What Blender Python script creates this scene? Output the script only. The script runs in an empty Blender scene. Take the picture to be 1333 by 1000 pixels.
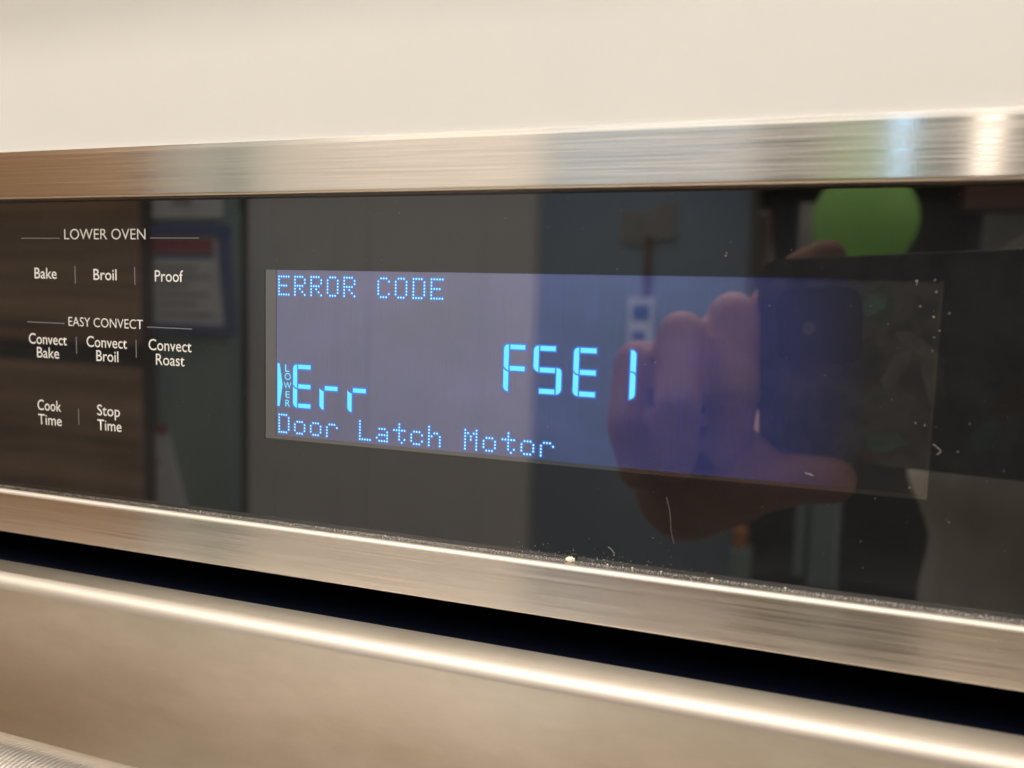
import bpy, bmesh, math, random
import numpy as np
from mathutils import Vector, Matrix
random.seed(7)
S = 0.001                      # all sizes below are millimetres
scene = bpy.context.scene
COL = scene.collection

# ------------------------------------------------------------------ camera
cam_data = bpy.data.cameras.new("camera")
cam = bpy.data.objects.new("camera", cam_data); COL.objects.link(cam)
RX, RY, RZ = -0.0965693, -0.0287846, 0.3319413
Mz = Matrix.Rotation(RZ, 3, 'Z'); Mx = Matrix.Rotation(RX, 3, 'X'); My = Matrix.Rotation(RY, 3, 'Y')
Mw = Mz @ Mx @ My
rt, fw, up = Mw.col[0].copy(), Mw.col[1].copy(), Mw.col[2].copy()
CAM = Vector((0.117368, -0.162141, -0.023266))
m4 = Matrix((( rt.x, up.x, -fw.x, CAM.x), (rt.y, up.y, -fw.y, CAM.y), (rt.z, up.z, -fw.z, CAM.z), (0, 0, 0, 1)))
cam.matrix_world = m4
cam_data.sensor_width = 36.0
cam_data.lens = 36.0 * 1065.956 / 1333.0
cam_data.clip_start = 0.0005; cam_data.clip_end = 60
cam_data.dof.use_dof = True
cam_data.dof.focus_distance = 0.186
cam_data.dof.aperture_fstop = 12.5
scene.camera = cam

# ------------------------------------------------------------------ world, exposure
world = bpy.data.worlds.new("World"); scene.world = world; world.use_nodes = True
world.node_tree.nodes["Background"].inputs[0].default_value = (1.0, 0.96, 0.92, 1)
world.node_tree.nodes["Background"].inputs[1].default_value = 0.25
scene.view_settings.view_transform = 'Standard'
scene.view_settings.look = 'None'
scene.view_settings.exposure = 0.0
scene.view_settings.gamma = 1.0
scene.view_settings.use_curve_mapping = False
scene.cycles.max_bounces = 8
scene.cycles.diffuse_bounces = 4
scene.cycles.glossy_bounces = 4
scene.cycles.sample_clamp_indirect = 6.0
scene.cycles.use_denoising = True

# ------------------------------------------------------------------ room lamp and added lights
def area(name, loc, sx, sy, power, color):
    ld = bpy.data.lights.new(name, 'AREA'); ld.shape = 'RECTANGLE'; ld.size = sx; ld.size_y = sy; ld.energy = power; ld.color = color
    o = bpy.data.objects.new(name, ld); COL.objects.link(o); o.location = loc
    return o
WARM = (1.0, 0.94, 0.87)
area("added_light_near", (0.00, -0.45, 1.37), 2.6, 0.10, 20, WARM)  # added unseen strip, kept narrow to sharpen the overhang's shadow edge
area("ceiling_light_middle", (-0.55, -0.85, 1.37), 2.4, 0.6, 20, WARM)
area("added_light_back", (-0.45, -1.72, 1.37), 2.4, 0.9, 30, WARM)  # unseen lamp, added to brighten the slate wall

# ------------------------------------------------------------------ material helpers
def mat(name, color, rough=0.5, metal=0.0, ior=1.45, emis=None, estr=1.0):
    m = bpy.data.materials.new(name); m.use_nodes = True
    b = m.node_tree.nodes["Principled BSDF"]
    b.inputs["Base Color"].default_value = (*color, 1); b.inputs["Roughness"].default_value = rough
    b.inputs["Metallic"].default_value = metal; b.inputs["IOR"].default_value = ior
    if emis: b.inputs["Emission Color"].default_value = (*emis, 1); b.inputs["Emission Strength"].default_value = estr
    return m
def N(m, t, **kw):
    n = m.node_tree.nodes.new(t)
    for k, v in kw.items(): setattr(n, k, v)
    return n
def L(m, a, b): m.node_tree.links.new(a, b)
def coords(m, scale, rot=(0, 0, 0)):
    tc = N(m, "ShaderNodeTexCoord"); mp = N(m, "ShaderNodeMapping")
    mp.inputs["Scale"].default_value = scale; mp.inputs["Rotation"].default_value = rot
    L(m, tc.outputs["Object"], mp.inputs["Vector"]); return mp.outputs["Vector"]
def noise(m, vec, scale=1.0, detail=3.0, rough=0.5):
    n = N(m, "ShaderNodeTexNoise"); n.inputs["Scale"].default_value = scale
    n.inputs["Detail"].default_value = detail; n.inputs["Roughness"].default_value = rough
    L(m, vec, n.inputs["Vector"]); return n.outputs["Fac"]
def ramp(m, fac, stops):
    r = N(m, "ShaderNodeValToRGB"); cr = r.color_ramp
    while len(cr.elements) < len(stops): cr.elements.new(0.5)
    for e, (p, c) in zip(cr.elements, stops):
        e.position = p; e.color = (*c, 1) if len(c) == 3 else c
    L(m, fac, r.inputs["Fac"]); return r.outputs["Color"]
def rng(m, fac, a, b, c, d):
    r = N(m, "ShaderNodeMapRange"); r.clamp = True
    for i, v in zip(("From Min", "From Max", "To Min", "To Max"), (a, b, c, d)): r.inputs[i].default_value = v
    L(m, fac, r.inputs["Value"]); return r.outputs["Result"]
def bsdf(m): return m.node_tree.nodes["Principled BSDF"]
def bump(m, h, strength, dist=0.001):
    b = N(m, "ShaderNodeBump"); b.inputs["Strength"].default_value = strength; b.inputs["Distance"].default_value = dist
    L(m, h, b.inputs["Height"]); L(m, b.outputs["Normal"], bsdf(m).inputs["Normal"])

TAX = 2
def steel(name, color, rough, aniso, streak=0.12, blotch=0.0):
    m = mat(name, color, rough, 1.0)
    b = bsdf(m); b.inputs["Anisotropic"].default_value = aniso
    t = N(m, "ShaderNodeCombineXYZ"); t.inputs[TAX].default_value = 1.0
    L(m, t.outputs[0], b.inputs["Tangent"])
    v = coords(m, (45, 400, 3600)); f = noise(m, v, 1.0, 4, 0.6)
    v2 = coords(m, (20, 300, 2700)); f2 = noise(m, v2, 1.0, 3, 0.6)
    mx = N(m, "ShaderNodeMath", operation='ADD'); L(m, f, mx.inputs[0]); L(m, f2, mx.inputs[1])
    rv = 0.5 if streak > 0.03 else 0.06
    lo = tuple(c * (1 - streak) for c in color); hi = tuple(min(1, c * (1 + streak)) for c in color)
    c = ramp(m, rng(m, mx.outputs[0], 0.7, 1.3, 0, 1), [(0, lo), (1, hi)])
    if blotch:
        bl = noise(m, coords(m, (22, 22, 60)), 1.0, 5, 0.65)
        bc = ramp(m, bl, [(0.3, tuple(1 - blotch * k for k in (1.0, 1.0, 1.2))), (0.7, (1, 1, 1))])  # mottled yellowish reflections painted into the steel colour
        mm = N(m, "ShaderNodeMixRGB", blend_type='MULTIPLY'); mm.inputs[0].default_value = 1
        L(m, c, mm.inputs[1]); L(m, bc, mm.inputs[2]); c = mm.outputs[0]
    L(m, c, b.inputs["Base Color"])
    L(m, rng(m, mx.outputs[0], 0.7, 1.3, rough * (1 - .4 * rv), rough * (1 + .5 * rv)), b.inputs["Roughness"])
    if streak > 0.03: bump(m, mx.outputs[0], 0.012, 0.0001)
    return m

M_steel = steel("brushed_stainless_steel", (0.655, 0.59, 0.515), 0.20, 1.0, 0.055)
M_steel_door = steel("brushed_stainless_door", (0.64, 0.575, 0.495), 0.37, 0.85, 0.006, 0.22)
M_knurl = mat("handle_steel", (0.78, 0.72, 0.66), 0.32, 1.0)
M_black = mat("black_glass", (0.010, 0.0098, 0.0095), 0.02, 0.0, 1.79)
v = coords(M_black, (60, 60, 60)); f = noise(M_black, v, 1.0, 6, 0.7)
L(M_black, ramp(M_black, f, [(0.35, (0.010, 0.0105, 0.0115)), (0.75, (0.017, 0.0172, 0.018))]), bsdf(M_black).inputs["Base Color"])
M_bezel = mat("display_bezel_glass", (0.03, 0.029, 0.026), 0.03, 0.0, 2.6)
M_disp = mat("display_glass", (0.02, 0.02, 0.02), 0.02, 0.0, 2.75, (0.06, 0.2, 1.0), 0.055)
v = coords(M_disp, (2600, 1, 60)); f = noise(M_disp, v, 1.0, 2)
v2 = coords(M_disp, (28, 1, 45)); f2 = noise(M_disp, v2, 1.0, 4, 0.6)
mm = N(M_disp, "ShaderNodeMath", operation='MULTIPLY'); L(M_disp, rng(M_disp, f, 0.3, 0.7, 0.85, 1.15), mm.inputs[0]); L(M_disp, rng(M_disp, f2, 0.3, 0.7, 0.035, 0.075), mm.inputs[1])
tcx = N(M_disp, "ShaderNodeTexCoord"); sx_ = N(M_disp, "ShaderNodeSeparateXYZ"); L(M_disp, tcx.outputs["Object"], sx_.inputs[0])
m2 = N(M_disp, "ShaderNodeMath", operation='MULTIPLY'); L(M_disp, mm.outputs[0], m2.inputs[0]); L(M_disp, rng(M_disp, sx_.outputs[0], 0.098, 0.130, 2.0, 0.02), m2.inputs[1])  # scattered glow of the digits painted into the emission, fading rightward
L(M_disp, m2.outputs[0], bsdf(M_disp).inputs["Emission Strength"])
L(M_disp, ramp(M_disp, f2, [(0.35, (0.05, 0.21, 1.0)), (0.65, (0.20, 0.22, 0.95))]), bsdf(M_disp).inputs["Emission Color"])
M_seg = mat("lit_segment", (0, 0, 0), 0.5, 0, 1.45, (0.16, 0.80, 1.0), 1.1)
M_dot = mat("lit_dot", (0, 0, 0), 0.5, 0, 1.45, (0.36, 0.90, 1.0), 1.25)
M_halo1 = mat("painted_halo_edge", (0, 0, 0), 0.5, 0, 1.45, (0.07, 0.28, 1.0), 0.75)  # emissive blue rings: bloom painted around the lit characters, in three steps
M_halo2 = mat("painted_halo_mid", (0.02, 0.02, 0.02), 0.02, 0, 2.75, (0.07, 0.16, 0.95), 0.24)
M_halo3 = mat("painted_halo_outer", (0.02, 0.02, 0.02), 0.02, 0, 2.75, (0.10, 0.17, 0.95), 0.125)
M_ink = mat("white_ink", (0.80, 0.77, 0.72), 0.6)
M_ink_dim = mat("grey_ink", (0.20, 0.19, 0.18), 0.5)
M_gap = mat("vent_black", (0.003, 0.0045, 0.012), 0.6, 0, 1.2)
M_white = mat("white_paint", (0.82, 0.79, 0.73), 0.42)
f = noise(M_white, coords(M_white, (9, 9, 9)), 1.0, 5, 0.6)
L(M_white, ramp(M_white, f, [(0.3, (0.735, 0.71, 0.665)), (0.7, (0.78, 0.755, 0.71))]), bsdf(M_white).inputs["Base Color"])
bump(M_white, noise(M_white, coords(M_white, (700, 700, 700)), 1.0, 3), 0.08, 0.0003)
M_dust = mat("dust", (0.85, 0.82, 0.76), 0.8)
M_crumb = mat("crumb", (0.88, 0.82, 0.70), 0.8)

# ------------------------------------------------------------------ mesh helpers
def obj(name, verts, faces, material, parent=None, smooth=False):
    me = bpy.data.meshes.new(name)
    me.from_pydata([tuple(c * S for c in v) for v in verts], [], faces); me.update()
    if smooth: me.polygons.foreach_set("use_smooth", [True] * len(me.polygons))
    bm = bmesh.new(); bm.from_mesh(me); bmesh.ops.recalc_face_normals(bm, faces=bm.faces); bm.to_mesh(me); bm.free()
    if material: me.materials.append(material)
    o = bpy.data.objects.new(name, me); COL.objects.link(o)
    if parent: o.parent = parent
    return o
def tag(o, label=None, cat=None, group=None, kind=None):
    if label: o["label"] = label
    if cat: o["category"] = cat
    if group: o["group"] = group
    if kind: o["kind"] = kind
    return o
def empty(name, loc, label, cat, group=None):
    o = bpy.data.objects.new(name, None); COL.objects.link(o); o.empty_display_size = 0.02
    o["label"] = label; o["category"] = cat
    if group: o["group"] = group
    return o
def boxvf(x0, x1, y0, y1, z0, z1):
    v = [(x, y, z) for x in (x0, x1) for y in (y0, y1) for z in (z0, z1)]
    f = [(0, 1, 3, 2), (4, 6, 7, 5), (0, 4, 5, 1), (2, 3, 7, 6), (0, 2, 6, 4), (1, 5, 7, 3)]
    return v, f
def box(name, b, material, parent=None, bev=0.0):
    v, f = boxvf(*b); o = obj(name, v, f, material, parent)
    if bev:
        bm = bmesh.new(); bm.from_mesh(o.data)
        bmesh.ops.bevel(bm, geom=list(bm.edges), offset=bev * S, segments=3, affect='EDGES'); bm.to_mesh(o.data); bm.free()
    return o
def boxes(name, bs, material, parent=None):
    V, F = [], []
    for b in bs:
        v, f = boxvf(*b); n = len(V); V += v; F += [tuple(i + n for i in q) for q in f]
    return obj(name, V, F, material, parent)
def extrude_x(name, prof, x0, x1, material, parent=None, smooth=False, xs=None):
    xs = xs or [x0, x1]; n = len(prof); V = [(x, y, z) for x in xs for (y, z) in prof]; F = []
    for k in range(len(xs) - 1):
        for i in range(n):
            j = (i + 1) % n; F.append((k * n + i, k * n + j, (k + 1) * n + j, (k + 1) * n + i))
    F.append(tuple(range(n))); F.append(tuple(range((len(xs) - 1) * n, len(xs) * n)))
    return obj(name, V, F, material, parent, smooth)
def arc(cy, cz, r, a0, a1, n=8):
    return [(cy + r * math.cos(math.radians(a0 + (a1 - a0) * i / n)), cz + r * math.sin(math.radians(a0 + (a1 - a0) * i / n))) for i in range(n + 1)]
def poly_xz(name, polys, y, material, parent=None, thick=0.03):
    """flat lettering lying on a plane facing the room"""
    V, F = [], []
    for p in polys:
        n = len(V); k = len(p)
        V += [(x, y - thick, z) for x, z in p] + [(x, y, z) for x, z in p]
        F.append(tuple(range(n, n + k)))
        for i in range(k):
            j = (i + 1) % k; F.append((n + i, n + j, n + k + j, n + k + i))
    return obj(name, V, F, material, parent)

# ------------------------------------------------------------------ the oven
OX0, OX1 = -335, 425
oven = empty("wall_oven", (0, 0, 0), "stainless steel built-in wall oven with black glass control panel showing a blue error code", "oven")
# black glass with the display window left open in it
DX0, DX1, DZ0, DZ1 = 0.0, 141.4, -56.3, -16.8
glass = boxes("control_glass", [(OX0, DX0, 0, 4, -78, 2), (DX1, OX1, 0, 4, -78, 2), (DX0, DX1, 0, 4, DZ1, 2), (DX0, DX1, 0, 4, -78, DZ0)], M_black, oven)
glass["label"] = "glossy black glass control panel"
# steel trims
up_prof = [(0.5, 11.6), (-3.84, 11.6), (-3.90, 11.54), (-4.0, 10.45)] + arc(-3.2, 0.6, 0.8, 180, 270, 8) + [(0.5, -0.2)]
extrude_x("upper_trim", up_prof, OX0, OX1, M_steel, oven)["label"] = "brushed steel strip above the black glass"
lo_prof = [(0.5, -76.0), (-2.6, -76.04)] + arc(-2.8, -77.25, 1.2, 90, 180, 14) + arc(-3.6, -87.2, 0.4, 180, 270, 4) + [(0.5, -87.6)]
extrude_x("lower_trim", lo_prof, OX0, OX1, M_steel, oven)["label"] = "brushed steel strip below the black glass with dusty ledge"
boxes("vent_recess", [(OX0, OX1, 24, 28, -130, -76), (OX0, OX1, 0.5, 24, -87.3, -86.3), (OX0, OX1, -4.4, 23.5, -99.0, -96.5)], M_gap, oven)
door_prof = [(-5.0, -94.9)] + arc(-11.4, -98.2, 3.4, 90, 180, 24) + [(-14.8, -560), (24, -560), (24, -99.5), (-5.0, -99.5)]
door = extrude_x("oven_door", door_prof, OX0, OX1, M_steel_door, oven); door["label"] = "brushed steel oven door with rounded top edge"
for fx in (door,):
    me = fx.data
    me.polygons.foreach_set("use_smooth", [abs(p.normal.x) < 0.5 for p in me.polygons])
    me.set_sharp_from_angle(angle=math.radians(25))
M_edge = mat("edge_steel", (0.60, 0.54, 0.47), 0.55, 1.0)
def edge_faces(o, ylim):
    o.data.materials.append(M_edge)
    for p in o.data.polygons:
        if abs(p.normal.x) < .5 and 0.06 < p.normal.z < 0.995 and p.normal.y < -0.06: p.material_index = 1
edge_faces(door, 0); edge_faces([c for c in oven.children if c.name.startswith("lower_trim")][0], 0)
# knurled handle bar
def handle():
    R0, cy, cz = 13.0, -50.0, -125.4; dx = 0.22; xs = np.arange(-300, 390, dx); nt = 44
    th = np.linspace(0, 2 * np.pi, nt, endpoint=False)
    X, T = np.meshgrid(xs, th, indexing='ij')
    ph = (X / 1.15 * 2 * np.pi + T * 5.0)
    r = R0 - 0.30 + 0.30 * np.abs(np.cos(ph / 2)) ** 0.7
    V = np.stack([X, cy + r * np.cos(T), cz + r * np.sin(T)], -1).reshape(-1, 3)
    nx = len(xs); i = np.arange(nx - 1)[:, None]; j = np.arange(nt)[None, :]; j2 = (j + 1) % nt
    F = np.stack([i * nt + j + 0 * j2, (i + 1) * nt + j, (i + 1) * nt + j2, i * nt + j2], -1).reshape(-1, 4)
    me = bpy.data.meshes.new("door_handle"); me.from_pydata((V * S).tolist(), [], F.tolist()); me.update()
    me.polygons.foreach_set("use_smooth", [True] * len(me.polygons)); me.materials.append(M_knurl)
    o = bpy.data.objects.new("door_handle", me); COL.objects.link(o); o.parent = door
    o["label"] = "knurled steel bar handle"
    for x in (-270, 360): box("handle_bracket", (x - 9, x + 9, -45, -15.4, -132, -114), M_knurl, door, 2)
handle()

# display
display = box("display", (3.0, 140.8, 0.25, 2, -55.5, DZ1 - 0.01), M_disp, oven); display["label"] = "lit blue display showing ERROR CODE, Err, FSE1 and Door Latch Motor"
boxes("display_bezel", [(DX0, 3.0, 0.15, 2, DZ0, DZ1), (3.0, DX1, 0.15, 2, DZ0, -55.5), (140.8, DX1, 0.15, 2, -55.5, DZ1)], M_bezel, oven)
YD = 0.23
FONT = {
 'E': ["11111", "10000", "10000", "11110", "10000", "10000", "11111"],
 'R': ["11110", "10001", "10001", "11110", "10100", "10010", "10001"],
 'O': ["01110", "10001", "10001", "10001", "10001", "10001", "01110"],
 'C': ["01110", "10001", "10000", "10000", "10000", "10001", "01110"],
 'D': ["11110", "10001", "10001", "10001", "10001", "10001", "11110"],
 'o': ["00000", "00000", "01110", "10001", "10001", "10001", "01110"],
 'r': ["00000", "00000", "10110", "11001", "10000", "10000", "10000"],
 'L': ["10000", "10000", "10000", "10000", "10000", "10000", "11111"],
 'a': ["00000", "00000", "01110", "00001", "01111", "10001", "01111"],
 't': ["00100", "00100", "11111", "00100", "00100", "00101", "00010"],
 'c': ["00000", "00000", "01110", "10001", "10000", "10001", "01110"],
 'h': ["10000", "10000", "10110", "11001", "10001", "10001", "10001"],
 'M': ["10001", "11011", "10101", "10101", "10001", "10001", "10001"]}
FONT['r'] = ["00000", "00000", "01110", "10001", "10000", "10000", "10000"]
FONT['o'] = ["00000", "00000", "01110", "10001", "10001", "10001", "01110"]
FONT['a'] = ["00000", "00000", "01110", "00001", "01111", "10001", "01111"]
def ngon(cx, cz, r, n=10, rz=None):
    rz = rz or r
    return [(cx + r * math.cos(2 * math.pi * i / n), cz + rz * math.sin(2 * math.pi * i / n)) for i in range(n)]
def dot_text(text, x0, ztop):
    for k, ch in enumerate(text):
        if ch == ' ': continue
        dots, hal, hal2 = [], [], []
        for r, row in enumerate(FONT[ch]):
            for c, b in enumerate(row):
                if b == '1':
                    cx, cz = x0 + k * 4.29 + c * 0.67, ztop - r * 0.685
                    dots.append(ngon(cx, cz, 0.235, 10, 0.25)); hal.append((cx, cz))
        o = poly_xz("dot_matrix_letter", dots, YD - 0.02, M_dot, display, 0.02)
        poly_xz("dot_matrix_letter", [ngon(a, b, 0.36 + 0.0005 * i, 8) for i, (a, b) in enumerate(hal)], YD, M_halo1, display, 0.012)  # bloom discs painted behind the letter's dots
        poly_xz("painted_halo_dots", [ngon(a, b, 0.60, 8) for a, b in hal], YD + 0.012, M_halo2, display, 0.008)
def merge_polys(name, polys, y, m, parent, thick):  # overlapping discs, each a hair apart in depth
    V, F = [], []
    for q, p in enumerate(polys):
        n = len(V); V += [(x, y - thick - q * 0.0002, z) for x, z in p]; F.append(tuple(range(n, n + len(p))))
    return obj(name, V, F, m, parent)
def dot_text(text, x0, ztop):
    for k, ch in enumerate(text):
        if ch == ' ': continue
        pos = [(x0 + k * 4.29 + c * 0.655, ztop - r * 0.685) for r, row in enumerate(FONT[ch]) for c, b in enumerate(row) if b == '1']
        poly_xz("dot_matrix_letter", [ngon(a, b, 0.20, 10, 0.225) for a, b in pos], YD - 0.03, M_dot, display, 0.02)
        merge_polys("painted_halo_edge", [ngon(a, b, 0.37, 8) for a, b in pos], YD - 0.015, M_halo1, display, 0.002)  # painted bloom: two emissive disc layers behind the dots
        merge_polys("painted_halo_mid", [ngon(a, b, 0.62, 10) for a, b in pos], YD, M_halo2, display, 0.002)
dot_text("ERROR CODE", 3.78, -18.32)
dot_text("Door Latch Motor", 3.86, -50.45)

T, W, H = 1.05, 1.15, 10.0     # seven-segment digits
def seg_poly(s, x, z, h=10.0):
    m = h / 2; g = 0.2
    if s == 'a': return [(x + 1.38, z), (x + 4.75, z), (x + 4.75, z - T), (x + 1.38, z - T)]
    if s == 'g': return [(x + 1.38, z - m + .5), (x + 4.75, z - m + .5), (x + 4.75, z - m - .55), (x + 1.38, z - m - .55)]
    if s == 'd': return [(x + 1.38, z - h + T), (x + 4.75, z - h + T), (x + 4.75, z - h), (x + 1.38, z - h)]
    ul = [(0, -1.0), (.08, -.6), (.28, -.28), (.62, -.05), (1.15, 0), (1.15, -m - .5), (.8, -m - .42), (.4, -m - .15), (.12, -m + .15), (0, -m + .5)]
    ll = [(0, -m - .02), (.15, -m - .25), (.45, -m - .5), (.8, -m - .66), (1.15, -m - .74), (1.15, -h), (.75, -h + .08), (.35, -h + .32), (.08, -h + .75), (0, -h + 1.1)]
    p = ul if s == 'f' else ll
    if s == 'b': p = [(5.0, 0), (5.53, -.05), (5.87, -.28), (6.07, -.6), (6.15, -1.0), (6.15, -4.62), (5.8, -4.42), (5.4, -4.3), (5.0, -4.26)]
    if s == 'c': p = [(5.0, -4.46), (5.45, -4.5), (5.8, -4.64), (6.05, -4.95), (6.15, -5.4), (6.15, -h + 1.1), (6.07, -h + .75), (5.8, -h + .32), (5.4, -h + .08), (5.0, -h)]
    return [(x + a, z + b) for a, b in p]
def grow(p, d):
    cx = sum(a for a, b in p) / len(p); cz = sum(b for a, b in p) / len(p); out = []
    n = len(p); area2 = sum(p[i][0] * p[(i + 1) % n][1] - p[(i + 1) % n][0] * p[i][1] for i in range(n)); sgn = 1 if area2 > 0 else -1
    for i in range(n):
        a, b, c = p[i - 1], p[i], p[(i + 1) % n]
        e1 = Vector((b[0] - a[0], b[1] - a[1])).normalized(); e2 = Vector((c[0] - b[0], c[1] - b[1])).normalized()
        n1 = Vector((e1.y, -e1.x)) * sgn; n2 = Vector((e2.y, -e2.x)) * sgn; q = n1 + n2
        q = q / max(0.6, q.dot(n1)) if q.length > 1e-6 else n1
        out.append((b[0] + q.x * d, b[1] + q.y * d))
    return out
def digit(segs, x, z, h=10.0):
    edge, halo_mid = [], []
    for s in segs:
        p = grow(seg_poly(s, x, z, h), -0.04)
        poly_xz("display_segment", [p], YD - 0.03, M_seg, display, 0.02)
        edge.append(grow(p, 0.24)); halo_mid.append(grow(p, 0.42))
    merge_polys("painted_halo_edge", edge, YD - 0.015, M_halo1, display, 0.002)  # bloom around the digit, painted as stepped emissive outlines
    merge_polys("painted_halo_mid", halo_mid, YD, M_halo2, display, 0.002)
    merge_polys("painted_halo_outer", [grow(seg_poly(q, x, z, h), .8) for q in segs], YD + .008, M_halo3, display, 0.002)
digit("afge", 59.4, -31.55); digit("afgcd", 66.0, -31.55); digit("afged", 74.6, -31.6); digit("bc", 81.35, -31.6, 9.95)
digit("afged", 7.6, -38.45, 10.1); digit("eg", 14.7, -38.45, 10.1); digit("eg", 22.0, -38.5, 10.1)
tri = [(3.4, -38.45), (3.95, -38.45), (4.75, -43.4), (3.95, -48.45), (3.4, -48.45)]
poly_xz("display_arrow", [tri], YD - 0.03, M_seg, display, 0.02)
merge_polys("painted_halo_edge", [grow(tri, .16)], YD - 0.015, M_halo1, display, 0.002)  # painted bloom outlines around the arrow
merge_polys("painted_halo_mid", [grow(tri, .4)], YD, M_halo2, display, 0.002)

# lettering
def font_mesh(text, bold=0.0):
    cu = bpy.data.curves.new("lettering", 'FONT'); cu.body = text; cu.size = 1.0; cu.offset = bold; cu.resolution_u = 4
    o = bpy.data.objects.new("lettering", cu); COL.objects.link(o)
    bpy.context.view_layer.update()
    me = bpy.data.meshes.new_from_object(o.evaluated_get(bpy.context.evaluated_depsgraph_get()))
    bpy.data.objects.remove(o); return me
def bounds(me):
    a = np.empty(len(me.vertices) * 3); me.vertices.foreach_get("co", a); a = a.reshape(-1, 3); return a
CAPH = bounds(font_mesh("H"))[:, 1].max()
def letter(name, text, x0, x1, base, cap, y, material, parent, bold=0.0, label=None):
    me = font_mesh(text, bold); a = bounds(me); lo, hi = a[:, 0].min(), a[:, 0].max()
    b = np.empty_like(a); b[:, 0] = (x0 + (a[:, 0] - lo) / (hi - lo) * (x1 - x0)) * S; b[:, 1] = y * S
    b[:, 2] = (base + a[:, 1] / CAPH * cap) * S
    me.vertices.foreach_set("co", b.ravel()); me.update(); me.name = name
    me.materials.clear(); me.materials.append(material)
    o = bpy.data.objects.new(name, me); COL.objects.link(o); o.parent = parent
    if label: o["label"] = label
    return o
for t, x0, x1, b, c in [("LOWER OVEN", -60.4, -34.5, -9.95, 2.6), ("EASY CONVECT", -59.7, -35.7, -31.95, 2.3)]:
    letter("section_title", t, x0, x1, b, c, -0.012, M_ink, glass, -0.006, "white printed words " + t)
for t, x0, x1, b in [("Bake", -70.8, -63.3, -20.0), ("Broil", -51.1, -43.7, -20.05), ("Proof", -31.8, -23.3, -20.1),
                     ("Convect", -73.4, -60.4, -37.05), ("Bake", -70.7, -63.1, -40.6), ("Convect", -53.8, -40.8, -37.05), ("Broil", -50.7, -43.6, -40.55),
                     ("Convect", -34.0, -21.0, -37.0), ("Roast", -31.8, -23.1, -40.55),
                     ("Cook", -71.0, -62.9, -54.5), ("Time", -70.9, -62.8, -58.3), ("Stop", -50.8, -43.4, -54.5), ("Time", -50.8, -43.0, -58.3)]:
    letter("button_label", t, x0, x1, b, 2.72, -0.012, M_ink, glass, 0.002, "white printed word " + t)
for ch, x0, x1, z0, z1 in [("L", 5.45, 6.65, -40.3, -38.6), ("O", 5.35, 7.0, -42.2, -40.6), ("W", 5.15, 7.15, -44.2, -42.75), ("E", 5.6, 6.75, -46.35, -44.85), ("R", 5.55, 6.85, -48.45, -46.85)]:
    letter("indicator_letter", ch, x0, x1, z0, (z1 - z0), YD - 0.05, M_seg, display, 0.0)
    p = [(x0 - .15, z0 - .15), (x1 + .15, z0 - .15), (x1 + .15, z1 + .15), (x0 - .15, z1 + .15)]
    merge_polys("painted_halo_edge", [p], YD, M_halo2, display, 0.004)  # emissive backing that paints the bloom behind the letter
for x, z0, z1 in [(-57.1, -21.1, -16.7), (-38.0, -21.1, -16.7), (-57.2, -39.1, -34.7), (-37.9, -39.1, -34.7), (-57.0, -57.5, -53.3)]:
    poly_xz("divider_line", [[(x - .13, z0), (x + .13, z0), (x + .13, z1), (x - .13, z1)]], 0, M_ink_dim, glass, 0.012)
for x0, x1, z in [(-75, -61.9, -9.7), (-33.1, -18.5, -9.6), (-73.8, -61.0, -31.4), (-34.4, -20.8, -31.35)]:
    poly_xz("divider_line", [[(x0, z - .11), (x1, z - .11), (x1, z + .11), (x0, z + .11)]], 0, M_ink_dim, glass, 0.012)

# ------------------------------------------------------------------ dust, lint and crumbs
def flecks(name, spots, material, parent=None):
    V, F = [], []
    for (x, y, z, r) in spots:
        n = len(V); k = 5
        ang = random.random() * 6.28; ex = random.uniform(1.0, 1.8)
        V.append((x, y - r * 0.7, z))
        for i in range(k):
            a = 2 * math.pi * i / k; u, w = r * ex * math.cos(a), r * random.uniform(.5, 1.1) * math.sin(a)
            V.append((x + u * math.cos(ang) - w * math.sin(ang), y, z + u * math.sin(ang) + w * math.cos(ang)))
        F += [(n, n + 1 + i, n + 1 + (i + 1) % k) for i in range(k)] + [tuple(n + 1 + i for i in range(k))]
    return obj(name, V, F, material, parent)
sp = [(103.8, -12.8, .22), (103.9, -12.3, .15), (137.0, -17.0, .25), (137.1, -17.6, .12), (139.9, -16.8, .16), (140.3, -18.9, .2), (137.9, -21.5, .18), (142.6, -22.6, .2), (140.2, -23.3, .22),
      (141.3, -25.7, .16), (140.5, -26.9, .18), (140.4, -29.3, .18), (122.8, -34.7, .1), (129.8, -21.6, .12), (126.5, -21.7, .1), (132.9, -24.8, .12), (89.4, -34.4, .1), (91.3, -33.8, .12),
      (112.3, -22.1, .12), (92.5, -69.2, .1), (94.9, -61.8, .08), (132.8, -56.9, .12), (138.4, -54.3, .16), (145.7, -47.0, .16), (153.1, -49.8, .15), (138.6, -42.4, .12), (140.1, -42.7, .14),
      (134.4, -38.4, .1), (147.2, -41.9, .14), (145.2, -59.9, .16), (130.9, -65.2, .12), (59.0, -5.4, .09), (82.9, -15.6, .1)]
spots = [(x, -0.02 if not (0 < x < 141 and -56 < z < -17) else 0.14, z, r * 0.5) for x, z, r in sp]
for _ in range(420):
    x, z = random.uniform(-85, 158), random.uniform(-75, -1)
    spots.append((x, -0.005 if not (0 < x < 141.4 and -56.3 < z < -16.8) else 0.15, z, random.uniform(.012, .04)))
for _ in range(90):
    x = random.gauss(82, 12); spots.append((x, -0.01, -75.7 + abs(random.gauss(0, 1.2)), random.uniform(.02, .07)))
tag(flecks("glass_dust", spots, M_dust), "scattered white dust specks on the black glass", "dust", kind="stuff")
led = []
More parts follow.
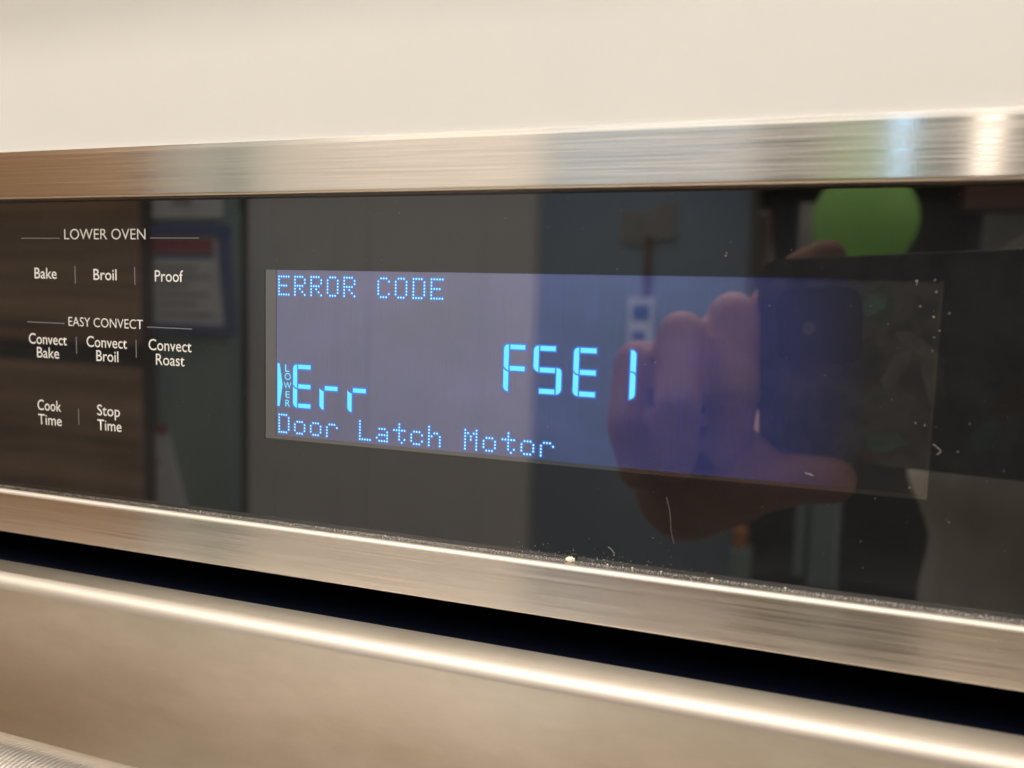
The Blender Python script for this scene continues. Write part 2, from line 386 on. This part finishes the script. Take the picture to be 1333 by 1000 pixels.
for _ in range(3400):
    x = random.uniform(-90, 165); y = -abs(random.gauss(0, 1.1)) if random.random() < .75 else -random.uniform(0, 3.2)
    led.append((x, max(-3.4, y) - .05, -76.0, random.uniform(.015, .05) if random.random() < .98 else random.uniform(.05, .10)))
tag(flecks("ledge_dust", led, M_dust), "grey dust and lint lying along the lower steel ledge", "dust", kind="stuff")
def crumb(name, c, r, material, seed, squash=0.75):
    rnd = random.Random(seed); bm = bmesh.new(); bmesh.ops.create_icosphere(bm, subdivisions=3, radius=1)
    for v in bm.verts:
        k = 1 + 0.35 * math.sin(v.co.x * 5.1 + seed) * math.cos(v.co.y * 4.3) + rnd.uniform(-.3, .3)
        v.co = Vector((v.co.x * r * k * 1.3, v.co.y * r * k, v.co.z * r * k * squash)) * S + Vector(c) * S
    me = bpy.data.meshes.new(name); bm.to_mesh(me); bm.free(); me.materials.append(material)
    o = bpy.data.objects.new(name, me); COL.objects.link(o); return o
tag(crumb("bread_crumb", (75.7, -1.3, -75.5), .62, M_crumb, 3), "largest pale crumb sitting on the steel ledge under the glass", "crumb")
for i, (x, r) in enumerate([(83.5, .13), (88.7, .15), (104.5, .17), (94.5, .12), (118.2, .14)]):
    lab = ["small pale crumb on the steel ledge nearest the largest crumb", "paired crumb fleck on the steel ledge left of the hair", "pale crumb on the steel ledge right of the hair below the fist reflection",
           "tiny crumb on the ledge directly below the hair on the glass", "rightmost pale crumb on the steel ledge below the display's right end"][i]
    tag(crumb("crumb", (x, -.5, -75.8), r, M_crumb, 11 + i), lab, "crumb", "crumbs on the lower steel ledge")
def tube(name, pts, r, material, parent=None, n=6, taper=False):
    V, F = [], []; P = [Vector(p) for p in pts]
    for i, p in enumerate(P):
        t = (P[min(i + 1, len(P) - 1)] - P[max(i - 1, 0)]).normalized()
        a = t.cross(Vector((0, 0, 1)) if abs(t.z) < .9 else Vector((1, 0, 0))).normalized(); b = t.cross(a)
        rr = (r[i] if isinstance(r, (list, tuple)) else r)
        for k in range(n): V.append(tuple(p + (a * math.cos(2 * math.pi * k / n) + b * math.sin(2 * math.pi * k / n)) * rr))
    for i in range(len(P) - 1):
        for k in range(n): F.append((i * n + k, i * n + (k + 1) % n, (i + 1) * n + (k + 1) % n, (i + 1) * n + k))
    F += [tuple(range(n)), tuple(range((len(P) - 1) * n, len(P) * n))]
    return obj(name, V, F, material, parent, True)
def spline(p, n=6):
    P = [Vector(a) for a in p]; P = [P[0] * 2 - P[1]] + P + [P[-1] * 2 - P[-2]]; out = []
    for i in range(1, len(P) - 2):
        for k in range(n):
            t = k / n; a, b, c, d = P[i - 1], P[i], P[i + 1], P[i + 2]
            out.append(0.5 * ((2 * b) + (c - a) * t + (2 * a - 5 * b + 4 * c - d) * t * t + (3 * b - a - 3 * c + d) * t ** 3))
    return [tuple(v) for v in out] + [tuple(P[-2])]
M_hair = mat("hair_fibre", (0.30, 0.27, 0.22), 0.4)
tag(tube("hair", spline([(94.8, -.05, -60.7), (95.45, -.06, -62.9), (95.8, -.05, -65.0), (96.0, -.06, -67.2), (96.7, -.05, -69.9)]), .035, M_hair), "short thin hair stuck upright on the glass below the display", "hair")
tag(tube("lint_fibre", spline([(120.4, .1, -53.3), (121.1, .08, -53.4), (121.9, .1, -53.7)]), .03, M_dust), "tiny white lint fibre on the display's lower right", "lint")
tag(tube("lint_fibre", spline([(141.7, -.05, -46.0), (142.5, -.06, -46.6), (143.0, -.05, -47.2), (142.4, -.05, -47.8)]), .028, M_dust), "hooked grey lint fibre just right of the display", "lint")
tag(tube("lint_fibre", spline([(83.4, -.05, -72.2), (84.1, -.05, -72.7), (84.8, -.05, -73.4)]), .025, M_dust), "faint lint fibre on the glass above the lower ledge crumbs", "lint")

# ------------------------------------------------------------------ white cabinet round the oven
cab = empty("kitchen_cabinet", (0, 0, 0), "white painted kitchen cabinet face surrounding and above the steel oven", "cabinet")
box("face_panel", (-1200, 1000, -3.1, 20, 11.68, 1400), M_white, cab)
box("side_panel", (-1200, OX0 - 3, 1, 20, -1050, 11), M_white, cab)
box("side_panel", (OX1 + 3, 1000, 1, 20, -1050, 11), M_white, cab)
box("upper_cabinet_box", (-1200, 1000, -21, -3.2, 89, 600), M_white, cab, 3)

# ------------------------------------------------------------------ the room seen in the reflections
FZ, CZ = -1050, 1400
def wood(name, c0, c1, c2, scale=(1.2, 30, 30), rough=0.5):
    m = mat(name, c1, rough); v = coords(m, scale)
    f = noise(m, v, 1.0, 6, 0.65); L(m, ramp(m, f, [(0.3, c0), (0.5, c1), (0.72, c2)]), bsdf(m).inputs["Base Color"]); return m
M_wood = wood("pantry_wood", (0.16, 0.10, 0.065), (0.42, 0.28, 0.18), (0.70, 0.49, 0.33), (1.3, 8, 34))
M_woodedge = mat("dark_wood_edge", (0.10, 0.075, 0.06), 0.6)
M_floor = wood("floor_wood", (0.42, 0.31, 0.21), (0.52, 0.40, 0.28), (0.60, 0.47, 0.34), (2, 12, 12))
def plain(name, c, rough=0.7, var=0.08, sc=3):
    m = mat(name, c, rough); f = noise(m, coords(m, (sc, sc, sc)), 1.0, 4)
    L(m, ramp(m, f, [(0.3, tuple(k * (1 - var) for k in c)), (0.7, tuple(min(1, k * (1 + var)) for k in c))]), bsdf(m).inputs["Base Color"]); return m
M_ceil = plain("ceiling_paint", (0.80, 0.77, 0.72))
M_wall = plain("cream_wall", (0.72, 0.66, 0.56))
M_slate = plain("slate_teal_wall", (0.36, 0.47, 0.60), 0.7, 0.06, 1.2)
M_teal = plain("teal_paint", (0.30, 0.42, 0.42))
M_door = plain("white_door_paint", (0.74, 0.76, 0.79), 0.5, 0.03)
M_paper = plain("paper", (0.78, 0.83, 0.92), 0.7, 0.12, 14)
M_blue = mat("poster_blue", (0.12, 0.17, 0.40), 0.6)
M_red = mat("poster_red", (0.42, 0.12, 0.13), 0.6)
M_dark = plain("dark_cupboard", (0.10, 0.10, 0.085), 0.6, 0.3, 5)
M_brown = plain("dark_brown", (0.16, 0.09, 0.07), 0.6, 0.2, 8)
M_grey = plain("grey_plastic", (0.42, 0.41, 0.38), 0.6, 0.15, 9)
M_dgrey = plain("dim_grey", (0.20, 0.20, 0.185), 0.6, 0.2, 9)
M_cream = plain("cream_trim", (0.62, 0.60, 0.55), 0.6)
M_bal = mat("balloon_green", (0.60, 0.97, 0.36), 0.5)
tl = N(M_bal, "ShaderNodeBsdfTranslucent"); tl.inputs[0].default_value = (0.60, 0.97, 0.36, 1)
ms = N(M_bal, "ShaderNodeMixShader"); ms.inputs[0].default_value = 0.5
L(M_bal, bsdf(M_bal).outputs[0], ms.inputs[1]); L(M_bal, tl.outputs[0], ms.inputs[2]); L(M_bal, ms.outputs[0], M_bal.node_tree.nodes["Material Output"].inputs[0])
st = lambda o: tag(o, kind="structure")
st(box("floor", (-2600, 1500, -2300, 1, FZ - 20, FZ), M_floor))
st(box("ceiling", (-2600, 1500, -2300, 40, CZ, CZ + 20), M_ceil))
st(box("back_wall", (-2600, 1500, -2320, -2300, FZ, CZ), M_slate))
st(box("left_wall", (-2620, -2600, -2300, 40, FZ, CZ), M_wall))
st(box("right_wall", (1500, 1520, -2300, 40, FZ, CZ), M_wall))
st(box("front_wall", (-2600, 1500, 40, 60, FZ, CZ), M_wall))
# wooden pantry at the left
pan = empty("wooden_pantry", (0, 0, 0), "brown wooden pantry cabinet reflected at the left behind the LOWER OVEN lettering", "pantry cabinet")
box("cabinet_body", (-2300, -1182, -1700, -1212, FZ, 1000), M_woodedge, pan)
for z0, z1 in [(-1040, -560), (-552, -178), (-132, 240), (248, 990)]:
    box("drawer_front", (-2290, -1180, -1212, -1196, z0, z1), M_wood, pan, 3)
# short wall with notices, then the white door
st(box("stub_wall", (-1900, -1000, -1330, -1252, FZ, CZ), M_teal))
po = empty("notice_poster", (0, 0, 0), "blue-framed white notice with red heading reflected beside the wooden pantry", "poster")
def skewed(name, b, m, parent):
    V, F = boxvf(*b); return obj(name, [(x + 22 + (112 - z) * 0.10, y, z - 12) for x, y, z in V], F, m, parent)
skewed("sheet", (-1320, -1037, -1249, -1246, -72, 112), M_paper, po)
skewed("frame_top", (-1320, -1006, -1251, -1241, 112, 134), M_blue, po)
skewed("frame_side", (-1037, -1012, -1251, -1241, -94, 112), M_blue, po)
skewed("frame_bottom", (-1320, -1037, -1251, -1241, -94, -72), M_blue, po)
skewed("red_heading", (-1320, -1050, -1246, -1244.5, 77, 106), M_red, po)
skewed("blue_line", (-1320, -1050, -1246, -1244.5, 66, 74), M_blue, po)
for i, (z, w) in enumerate([(46, 110), (28, 140), (10, 80), (-10, 130), (-30, 100), (-52, 140)]):
    skewed("text_line", (-1205, -1205 + w, -1246, -1245, z - 3, z + 3), M_grey, po)
bl = empty("pinned_paper", (0, 0, 0), "pale paper pinned above the blue-framed notice in the reflection", "paper")
box("sheet", (-1300, -1004, -1249, -1246, 136, 300), M_paper, bl)
box("dark_print", (-1130, -1080, -1246, -1245, 165, 190), M_grey, bl)
pp = empty("red_topped_flyer", (0, 0, 0), "white flyer with red top edge hanging low beside the wooden pantry in the reflection", "flyer")
V, F = boxvf(-1300, -1140, -1249, -1246, -620, -315); V = [(x + (-10 if z > -500 else 80), y, z) for x, y, z in V]
obj("sheet", V, F, M_paper, pp); box("red_heading", (-1300, -1152, -1246, -1243, -322, -303), M_red, pp)
o = crumb("red_spot", (-1205, -1246, -385), 18, M_red, 2, 1.0); o.parent = pp
dr = empty("white_door", (0, 0, 0), "tall white panelled door reflected behind the left half of the display", "door")
box("door_leaf", (-988, -352, -1345, -1310, FZ + 5, 1000), M_door, dr, 3)
for x0, x1 in [(-988, -925), (-770, -700), (-452, -352)]:
    box("door_panel", (x0, x1, -1310, -1305, FZ + 5, 1000), M_door, dr, 3)
box("door_jamb", (-1000, -988, -1345, -1300, FZ, 1000), M_woodedge, dr)
# papers and lanyard on the slate wall
nt = empty("wall_papers", (0, 0, 0), "two small overlapping pale papers stuck on the slate wall in the reflection", "papers")
V, F = boxvf(-395, -305, -2298, -2294, 165, 262); obj("sheet", [(x, y, z + (x + 350) * -.15) for x, y, z in V], F, M_grey, nt)
V, F = boxvf(-312, -232, -2294, -2290, 180, 285); obj("sheet", [(x, y, z + (x + 270) * .12) for x, y, z in V], F, M_grey, nt)
lb = empty("lanyard_badge", (0, 0, 0), "white and blue badge hanging on a dark red lanyard under the wall papers", "badge")
box("lanyard", (-322, -300, -2290, -2286, 12, 190), M_brown, lb)
box("card", (-365, -286, -2292, -2286, -175, 10), M_paper, lb, 2)
box("photo_print", (-350, -300, -2286, -2285, -60, -14), M_blue, lb)
box("photo_print", (-350, -310, -2286, -2285, -120, -92), M_blue, lb)
# cluttered shelf
sh = empty("dark_bookshelf", (0, 0, 0), "dark cluttered bookshelf reflected between the slate wall and the green balloon", "bookshelf")
box("side_board", (2, 22, -2200, -1800, FZ, 700), M_dark, sh); box("side_board", (900, 920, -2200, -1800, FZ, 700), M_dark, sh)
box("back_board", (22, 900, -2215, -2200, FZ, 700), M_dark, sh)
for z in (-1000, -640, -330, 10, 330, 680): box("shelf_board", (22, 900, -2200, -1805, z, z + 20), M_dark, sh)
def item(name, b, m, label, cat, bev=4): return tag(box(name, b, m, None, bev), label, cat)
item("brown_binder", (24, 50, -2060, -1830, 32, 200), M_brown, "brown binder standing at the left end of the bookshelf", "binder")
fr = empty("leaning_frame", (0, 0, 0), "pale narrow picture frame leaning beside the brown binder", "picture frame")
V, F = boxvf(52, 62, -1850, -1835, 32, 205); obj("frame_side", [(x - (z - 32) * .10, y, z) for x, y, z in V], F, M_cream, fr)
V, F = boxvf(14, 44, -1850, -1835, 196, 208); obj("frame_top", V, F, M_cream, fr)
item("black_speaker", (70, 104, -2000, -1840, 32, 235), M_gap, "slim black box standing on the bookshelf left of the balloon", "box")
item("grey_carton", (108, 150, -2000, -1830, 32, 225), M_grey, "grey carton on the bookshelf partly behind the balloon", "carton")
item("grey_tin", (480, 600, -2000, -1840, 32, 203), M_dgrey, "grey tin on the shelf right of the green balloon", "tin")
item("teal_bottle_box", (170, 232, -1798, -1700, -620, -300), M_teal, "tall teal box standing below the balloon in the dark corner", "box")
item("narrow_teal_box", (140, 162, -1798, -1700, -600, -300), M_teal, "narrow teal box left of the tall teal box", "box")
item("small_teal_carton", (18, 58, -1560, -1500, -620, -500), M_teal, "small teal carton low beside the slate wall", "carton")
item("orange_jar", (22, 48, -1550, -1505, -499, -460), plain("orange_jar", (0.6, 0.22, 0.08)), "small orange jar standing on the teal carton", "jar")
item("low_cupboard", (10, 700, -1690, -1450, FZ, -621), M_dark, "dark low cupboard under the jars and teal boxes", "cupboard")
item("brown_box", (440, 640, -2000, -1830, 205, 320), M_brown, "brown box standing on the grey tin at the right of the bookshelf", "box")
# the balloon
def lathe(name, prof, c, material, parent=None, n=48):
    V, F = [], []
    for r, z in prof:
        for k in range(n): V.append((c[0] + r * math.cos(2 * math.pi * k / n), c[1] + r * math.sin(2 * math.pi * k / n), c[2] + z))
    for i in range(len(prof) - 1):
        for k in range(n): F.append((i * n + k, i * n + (k + 1) % n, (i + 1) * n + (k + 1) % n, (i + 1) * n + k))
    F += [tuple(range(n)), tuple(range((len(prof) - 1) * n, len(prof) * n))]
    return obj(name, V, F, material, parent, True)
ba = empty("green_balloon", (0, 0, 0), "round lime green balloon reflected above the phone", "balloon")
prof = [(2, -97)] + [(81 * math.sin(math.pi * t) * (1 - 0.12 * (t < .5) * (0.5 - t)), -84 * math.cos(math.pi * t) - (8 if t < .1 else 0)) for t in [i / 28 for i in range(2, 28)]] + [(1, 84.5)]
lathe("balloon_skin", prof, (211, -1300, 128), M_bal, ba)
lathe("knot", [(1, -111), (7, -107), (3, -99), (4, -95)], (211, -1300, 128), M_bal, ba, 16)
tube("string", spline([(211, -1300, 22), (214, -1300, -150), (200, -1305, -350), (212, -1300, -620)]), 1.2, M_paper, ba)
# glowing globe lamp seen as the bright streak on the upper trim
gl = empty("globe_lamp", (0, 0, 0), "glowing white globe pendant lamp reflected as the bright streak on the steel strip", "lamp")
lathe("globe", [(1, -16)] + [(8 * math.sin(math.pi * i / 16), -16 * math.cos(math.pi * i / 16)) for i in range(1, 16)] + [(1, 16)], (360, -1200, 236), mat("lamp_glow", (1, 1, 1), 0.4, 0, 1.45, (1.0, 0.92, 0.82), 120), gl, 24)
tube("cord", [(362, -1200, 258), (362, -1200, 1400)], 3, M_gap, gl)
# bluish light of a small window strip / monitor
tb = empty("tablet_screen", (0, 0, 0), "small tablet with pale blue lit screen standing in the room behind", "tablet")
box("tablet_body", (242, 262, -1252, -1240, 215, 420), M_gap, tb, 2)
box("screen", (247, 257, -1240, -1239, 220, 415), mat("screen_glow", (0, 0, 0), 0.3, 0, 1.45, (0.30, 0.55, 1.0), 19), tb)

# ------------------------------------------------------------------ smartphone being held in front of the panel
ph_m = Matrix(((rt.x, fw.x, up.x, CAM.x), (rt.y, fw.y, up.y, CAM.y), (rt.z, fw.z, up.z, CAM.z), (0, 0, 0, 1)))
phone = bpy.data.objects.new("smartphone", None); COL.objects.link(phone)
phone["label"] = "dark patterned smartphone held sideways, reflected at the right of the display"; phone["category"] = "smartphone"
phone.matrix_world = ph_m
M_case = mat("phone_case", (0.06, 0.06, 0.055), 0.45)
vv = coords(M_case, (55, 55, 55)); f = noise(M_case, vv, 1.0, 5, 0.6)
L(M_case, ramp(M_case, f, [(0.30, (0.02, 0.024, 0.026)), (0.44, (0.07, 0.07, 0.065)), (0.56, (0.14, 0.14, 0.12)), (0.66, (0.06, 0.10, 0.085)), (0.8, (0.18, 0.15, 0.11))]), bsdf(M_case).inputs["Base Color"])
def prounded(x0, x1, z0, z1, r, n=6):
    out = []
    for cx, cz, a in [(x1 - r, z1 - r, 0), (x0 + r, z1 - r, 90), (x0 + r, z0 + r, 180), (x1 - r, z0 + r, 270)]:
        out += [(cx + r * math.cos(math.radians(a + 90 * i / n)), cz + r * math.sin(math.radians(a + 90 * i / n))) for i in range(n + 1)]
    return out
def slab(name, p, y0, y1, m, parent):
    n = len(p); V = [(x, y0, z) for x, z in p] + [(x, y1, z) for x, z in p]
    F = [tuple(range(n)), tuple(range(n, 2 * n))] + [(i, (i + 1) % n, n + (i + 1) % n, n + i) for i in range(n)]
    return obj(name, V, F, m, parent)
slab("case", prounded(-16.5, 134, -56, 20, 9), -11.5, -3.0, M_case, phone)
slab("screen", prounded(-12.5, 130, -52, 16, 7), -11.9, -11.4, mat("phone_screen", (0.01, 0.01, 0.01), 0.05), phone)
slab("camera_module", prounded(-9, 22, -19, 9, 6), -3.1, -1.8, mat("camera_plate", (0.035, 0.036, 0.036), 0.45), phone)
M_flash = mat("flash", (0.2, 0.185, 0.17), 0.4)
slab("flash", [(3.5 + 2.4 * math.cos(i * .4488), -6.0 + 2.6 * math.sin(i * .4488)) for i in range(14)], -1.85, -1.5, M_flash, phone)
M_print1 = plain("case_print_grey", (0.17, 0.165, 0.15), 0.5, 0.4, 120); M_print2 = plain("case_print_teal", (0.10, 0.20, 0.17), 0.5, 0.4, 120)
def blob(cx, cz, rx, rz, rot, k=14, wob=.25, seed=0):
    rnd = random.Random(seed); o = []
    for i in range(k):
        a = 2 * math.pi * i / k; w = 1 + rnd.uniform(-wob, wob); u, v_ = rx * w * math.cos(a), rz * w * math.sin(a)
        o.append((cx + u * math.cos(rot) - v_ * math.sin(rot), cz + u * math.sin(rot) + v_ * math.cos(rot)))
    return o
for i, (cx, cz, rx, rz, ro, m) in enumerate([(26, 3, 5, 3.5, .6, M_print2), (46, -24, 3.5, 9, .15, M_print1), (41, -12, 9, 2.5, -.6, M_print1), (34, -20, 3, 8, -.5, M_print1), (30, -47, 8, 4, .2, M_print2), (72, -28, 9, 5, .5, mat("case_print_brown", (0.13, 0.08, 0.045), .5)), (62, -42, 6, 4, 1.0, M_print2)]):
    slab("printed_leaf", blob(cx, cz, rx, rz, ro, 16, .18, i), -3.05, -2.95 - .004 * i, m, phone)

# ------------------------------------------------------------------ the person holding it
def skin_union(name, caps, voxel, material, parent=None, extra=None, smooth_it=6, warp=None):
    V, F = [], []
    for a, ra, b, rb in caps:
        A, B = Vector(a), Vector(b); d = B - A; Ln = d.length; t = d.normalized() if Ln > 1e-6 else Vector((0, 0, 1))
        u = t.cross(Vector((0, 0, 1)) if abs(t.z) < .9 else Vector((1, 0, 0))).normalized(); w = t.cross(u)
        rings = [(A - t * ra * math.cos(q), ra * math.sin(q)) for q in (0.15, .5, .9, 1.3)] + [(A, ra), (B, rb)] + [(B + t * rb * math.cos(q), rb * math.sin(q)) for q in (1.3, .9, .5, .15)]
        n = 20; base = len(V)
        for c, r in rings:
            for k in range(n): V.append(tuple(c + (u * math.cos(2 * math.pi * k / n) + w * math.sin(2 * math.pi * k / n)) * r))
        for i in range(len(rings) - 1):
            for k in range(n): F.append((base + i * n + k, base + i * n + (k + 1) % n, base + (i + 1) * n + (k + 1) % n, base + (i + 1) * n + k))
        F += [tuple(base + k for k in range(n))[::-1], tuple(base + (len(rings) - 1) * n + k for k in range(n))]
    for c, r in (extra or []):      # ellipsoids
        n, mth = 24, 14; base = len(V)
        for i in range(mth + 1):
            q = 0.04 + (math.pi - .08) * i / mth
            for k in range(n): V.append((c[0] + r[0] * math.sin(q) * math.cos(2 * math.pi * k / n), c[1] + r[1] * math.sin(q) * math.sin(2 * math.pi * k / n), c[2] + r[2] * math.cos(q)))
        for i in range(mth):
            for k in range(n): F.append((base + i * n + k, base + i * n + (k + 1) % n, base + (i + 1) * n + (k + 1) % n, base + (i + 1) * n + k))
        F += [tuple(base + k for k in range(n))[::-1], tuple(base + mth * n + k for k in range(n))]
    me = bpy.data.meshes.new(name); me.from_pydata([tuple(c * S for c in v) for v in V], [], F); me.update()
    bm = bmesh.new(); bm.from_mesh(me); bmesh.ops.recalc_face_normals(bm, faces=bm.faces); bm.to_mesh(me); bm.free()
    o = bpy.data.objects.new(name, me); COL.objects.link(o)
    r = o.modifiers.new("r", 'REMESH'); r.mode = 'VOXEL'; r.voxel_size = voxel * S
    s = o.modifiers.new("s", 'SMOOTH'); s.iterations = smooth_it; s.factor = 0.5
    dg = bpy.context.evaluated_depsgraph_get(); new = bpy.data.meshes.new_from_object(o.evaluated_get(dg))
    bpy.data.objects.remove(o)
    if warp:
        a = np.empty(len(new.vertices) * 3); new.vertices.foreach_get("co", a); a = a.reshape(-1, 3); nn = np.empty(len(new.vertices) * 3); new.vertices.foreach_get("normal", nn)
        a = a + nn.reshape(-1, 3) * warp(a / S)[:, None] * S; new.vertices.foreach_set("co", a.ravel())
    new.polygons.foreach_set("use_smooth", [True] * len(new.polygons)); new.update()
    new.materials.clear(); new.materials.append(material); new.name = name
    q = bpy.data.objects.new(name, new); COL.objects.link(q)
    if parent: q.parent = parent
    return q
M_skin = mat("skin", (0.56, 0.30, 0.22), 0.5)

f = noise(M_skin, coords(M_skin, (60, 60, 60)), 1.0, 4)
L(M_skin, ramp(M_skin, f, [(0.3, (0.38, 0.175, 0.12)), (0.7, (0.48, 0.24, 0.165))]), bsdf(M_skin).inputs["Base Color"])
bump(M_skin, noise(M_skin, coords(M_skin, (500, 500, 900)), 1.0, 4, .7), 0.5, 0.0012)
def chain(pts): return [(pts[i][:3], pts[i][3], pts[i + 1][:3], pts[i + 1][3]) for i in range(len(pts) - 1)]
caps = []
# left hand: three curled fingers against the left end of the phone
caps += chain([(92, -198, -46, 10), (94, -164, -26, 10.4), (96, -152, -54, 10.2), (94, -160, -74, 9.5)])
caps += chain([(76, -200, -52, 10), (76, -154, -33, 9.6), (78, -138, -58, 8.8), (76, -152, -82, 8.2)])
caps += chain([(60, -197, -64, 10), (59, -158, -45, 9.6), (59, -147, -68, 9.2), (62, -158, -87, 8.6)])
# index finger over the top edge, thumb under the bottom edge
caps += chain([(98, -205, -40, 10), (106, -186, -20, 7.6), (117, -182, -6.5, 7.6), (127, -179, -1.5, 7.2)])
caps += chain([(82, -180, -100, 16), (104, -160, -90, 11.5), (120, -157, -85, 9.8), (133, -156, -84, 8.6)])
caps += chain([(62, -170, -62, 13), (92, -174, -56, 14)]) + chain([(97, -168, -76, 10), (112, -162, -86, 9)])
# palm and heel, wrist, forearm, upper arm
caps += chain([(88, -198, -52, 14), (82, -190, -95, 19)]) + chain([(66, -195, -64, 13), (74, -180, -98, 18)])
caps += chain([(78, -178, -98, 21), (94, -218, -100, 20), (168, -320, -58, 27), (250, -440, -62, 38), (335, -490, 60, 46), (425, -545, 225, 54)])
# torso, neck, head, right arm, legs
caps += chain([(420, -580, -60, 120), (485, -585, 80, 116), (560, -590, 210, 116)]) + chain([(440, -560, 230, 58), (575, -590, 250, 75), (705, -600, 220, 58)])
caps += chain([(580, -590, 270, 62), (595, -580, 370, 55)])
caps += chain([(715, -600, 220, 54), (730, -590, 30, 44), (660, -500, -150, 34), (600, -440, -240, 24)]) + chain([(600, -440, -240, 22), (597, -425, -300, 22)])
for q in range(4): caps += chain([(578 + q * 13, -425, -300, 9), (578 + q * 13, -420, -345, 8.5), (578 + q * 13, -430, -378 + abs(q - 1.5) * 4, 7.5)])
caps += chain([(585, -420, -280, 11), (566, -405, -310, 9), (560, -402, -335, 8)])
for sx in (-1, 1): caps += chain([(405 + sx * 80, -590, -120, 95), (425 + sx * 85, -590, -560, 60), (430 + sx * 85, -605, -960, 42)]) + chain([(430 + sx * 85, -610, -985, 38), (430 + sx * 95, -480, -1020, 30)])
HC = (600, -560, 470)
ell = [(HC, (76, 98, 112)), ((600, -475, 452), (12, 20, 18)), ((600, -478, 418), (24, 10, 6)), ((525, -565, 465), (10, 16, 30)), ((675, -565, 465), (10, 16, 30)), ((600, -505, 395), (45, 42, 34))]
person = skin_union("person", caps, 2.0, M_skin, None, ell, 3)
tag(person, "person in a dark shirt and pale trousers holding the phone, reflected in the black glass", "person")
M_shirt = plain("shirt_fabric", (0.13, 0.115, 0.10), 0.9, 0.25, 14)
def folds(p): return 9 * np.sin(p[:, 2] * .045 + 1.8 * np.sin(p[:, 0] * .02)) * np.cos(p[:, 0] * .016) + 3 * np.sin(p[:, 0] * .06 + p[:, 2] * .03)
scaps = chain([(415, -582, -75, 130), (485, -585, 80, 130), (560, -590, 200, 130)]) + chain([(440, -560, 230, 70), (575, -590, 240, 90), (705, -600, 220, 70)])
scaps += chain([(112, -238, -93, 26), (168, -320, -58, 32), (250, -440, -62, 46), (335, -490, 60, 56), (425, -545, 225, 66)]) + chain([(715, -600, 220, 66), (730, -590, 30, 56), (672, -515, -120, 46)])
skin_union("shirt", scaps, 6, M_shirt, person, None, 6, folds)
skin_union("trousers", sum([chain([(412 + s * 78, -575, -150, 116), (425 + s * 85, -590, -560, 74), (430 + s * 85, -605, -975, 56)]) for s in (-1, 1)], []), 8, plain("pale_fabric", (0.60, 0.56, 0.51), .9, .25, 16), person, None, 4, folds)
M_hairp = plain("brown_hair", (0.07, 0.04, 0.025), .6, .4, 60)
skin_union("hair", [], 4, M_hairp, person, [((600, -578, 500), (88, 100, 100)), ((600, -610, 440), (80, 68, 90))], 3)
for sx in (-1, 1):
    e = crumb("eye", (600 + sx * 30, -474, 470), 9, mat("eye_white", (.8, .78, .74), .2), 0, .6); e.parent = person
    box("shoe", (430 + sx * 90 - 48, 430 + sx * 90 + 48, -640, -430, FZ, -985), mat("shoe", (.05, .05, .05), .5), person, 18)
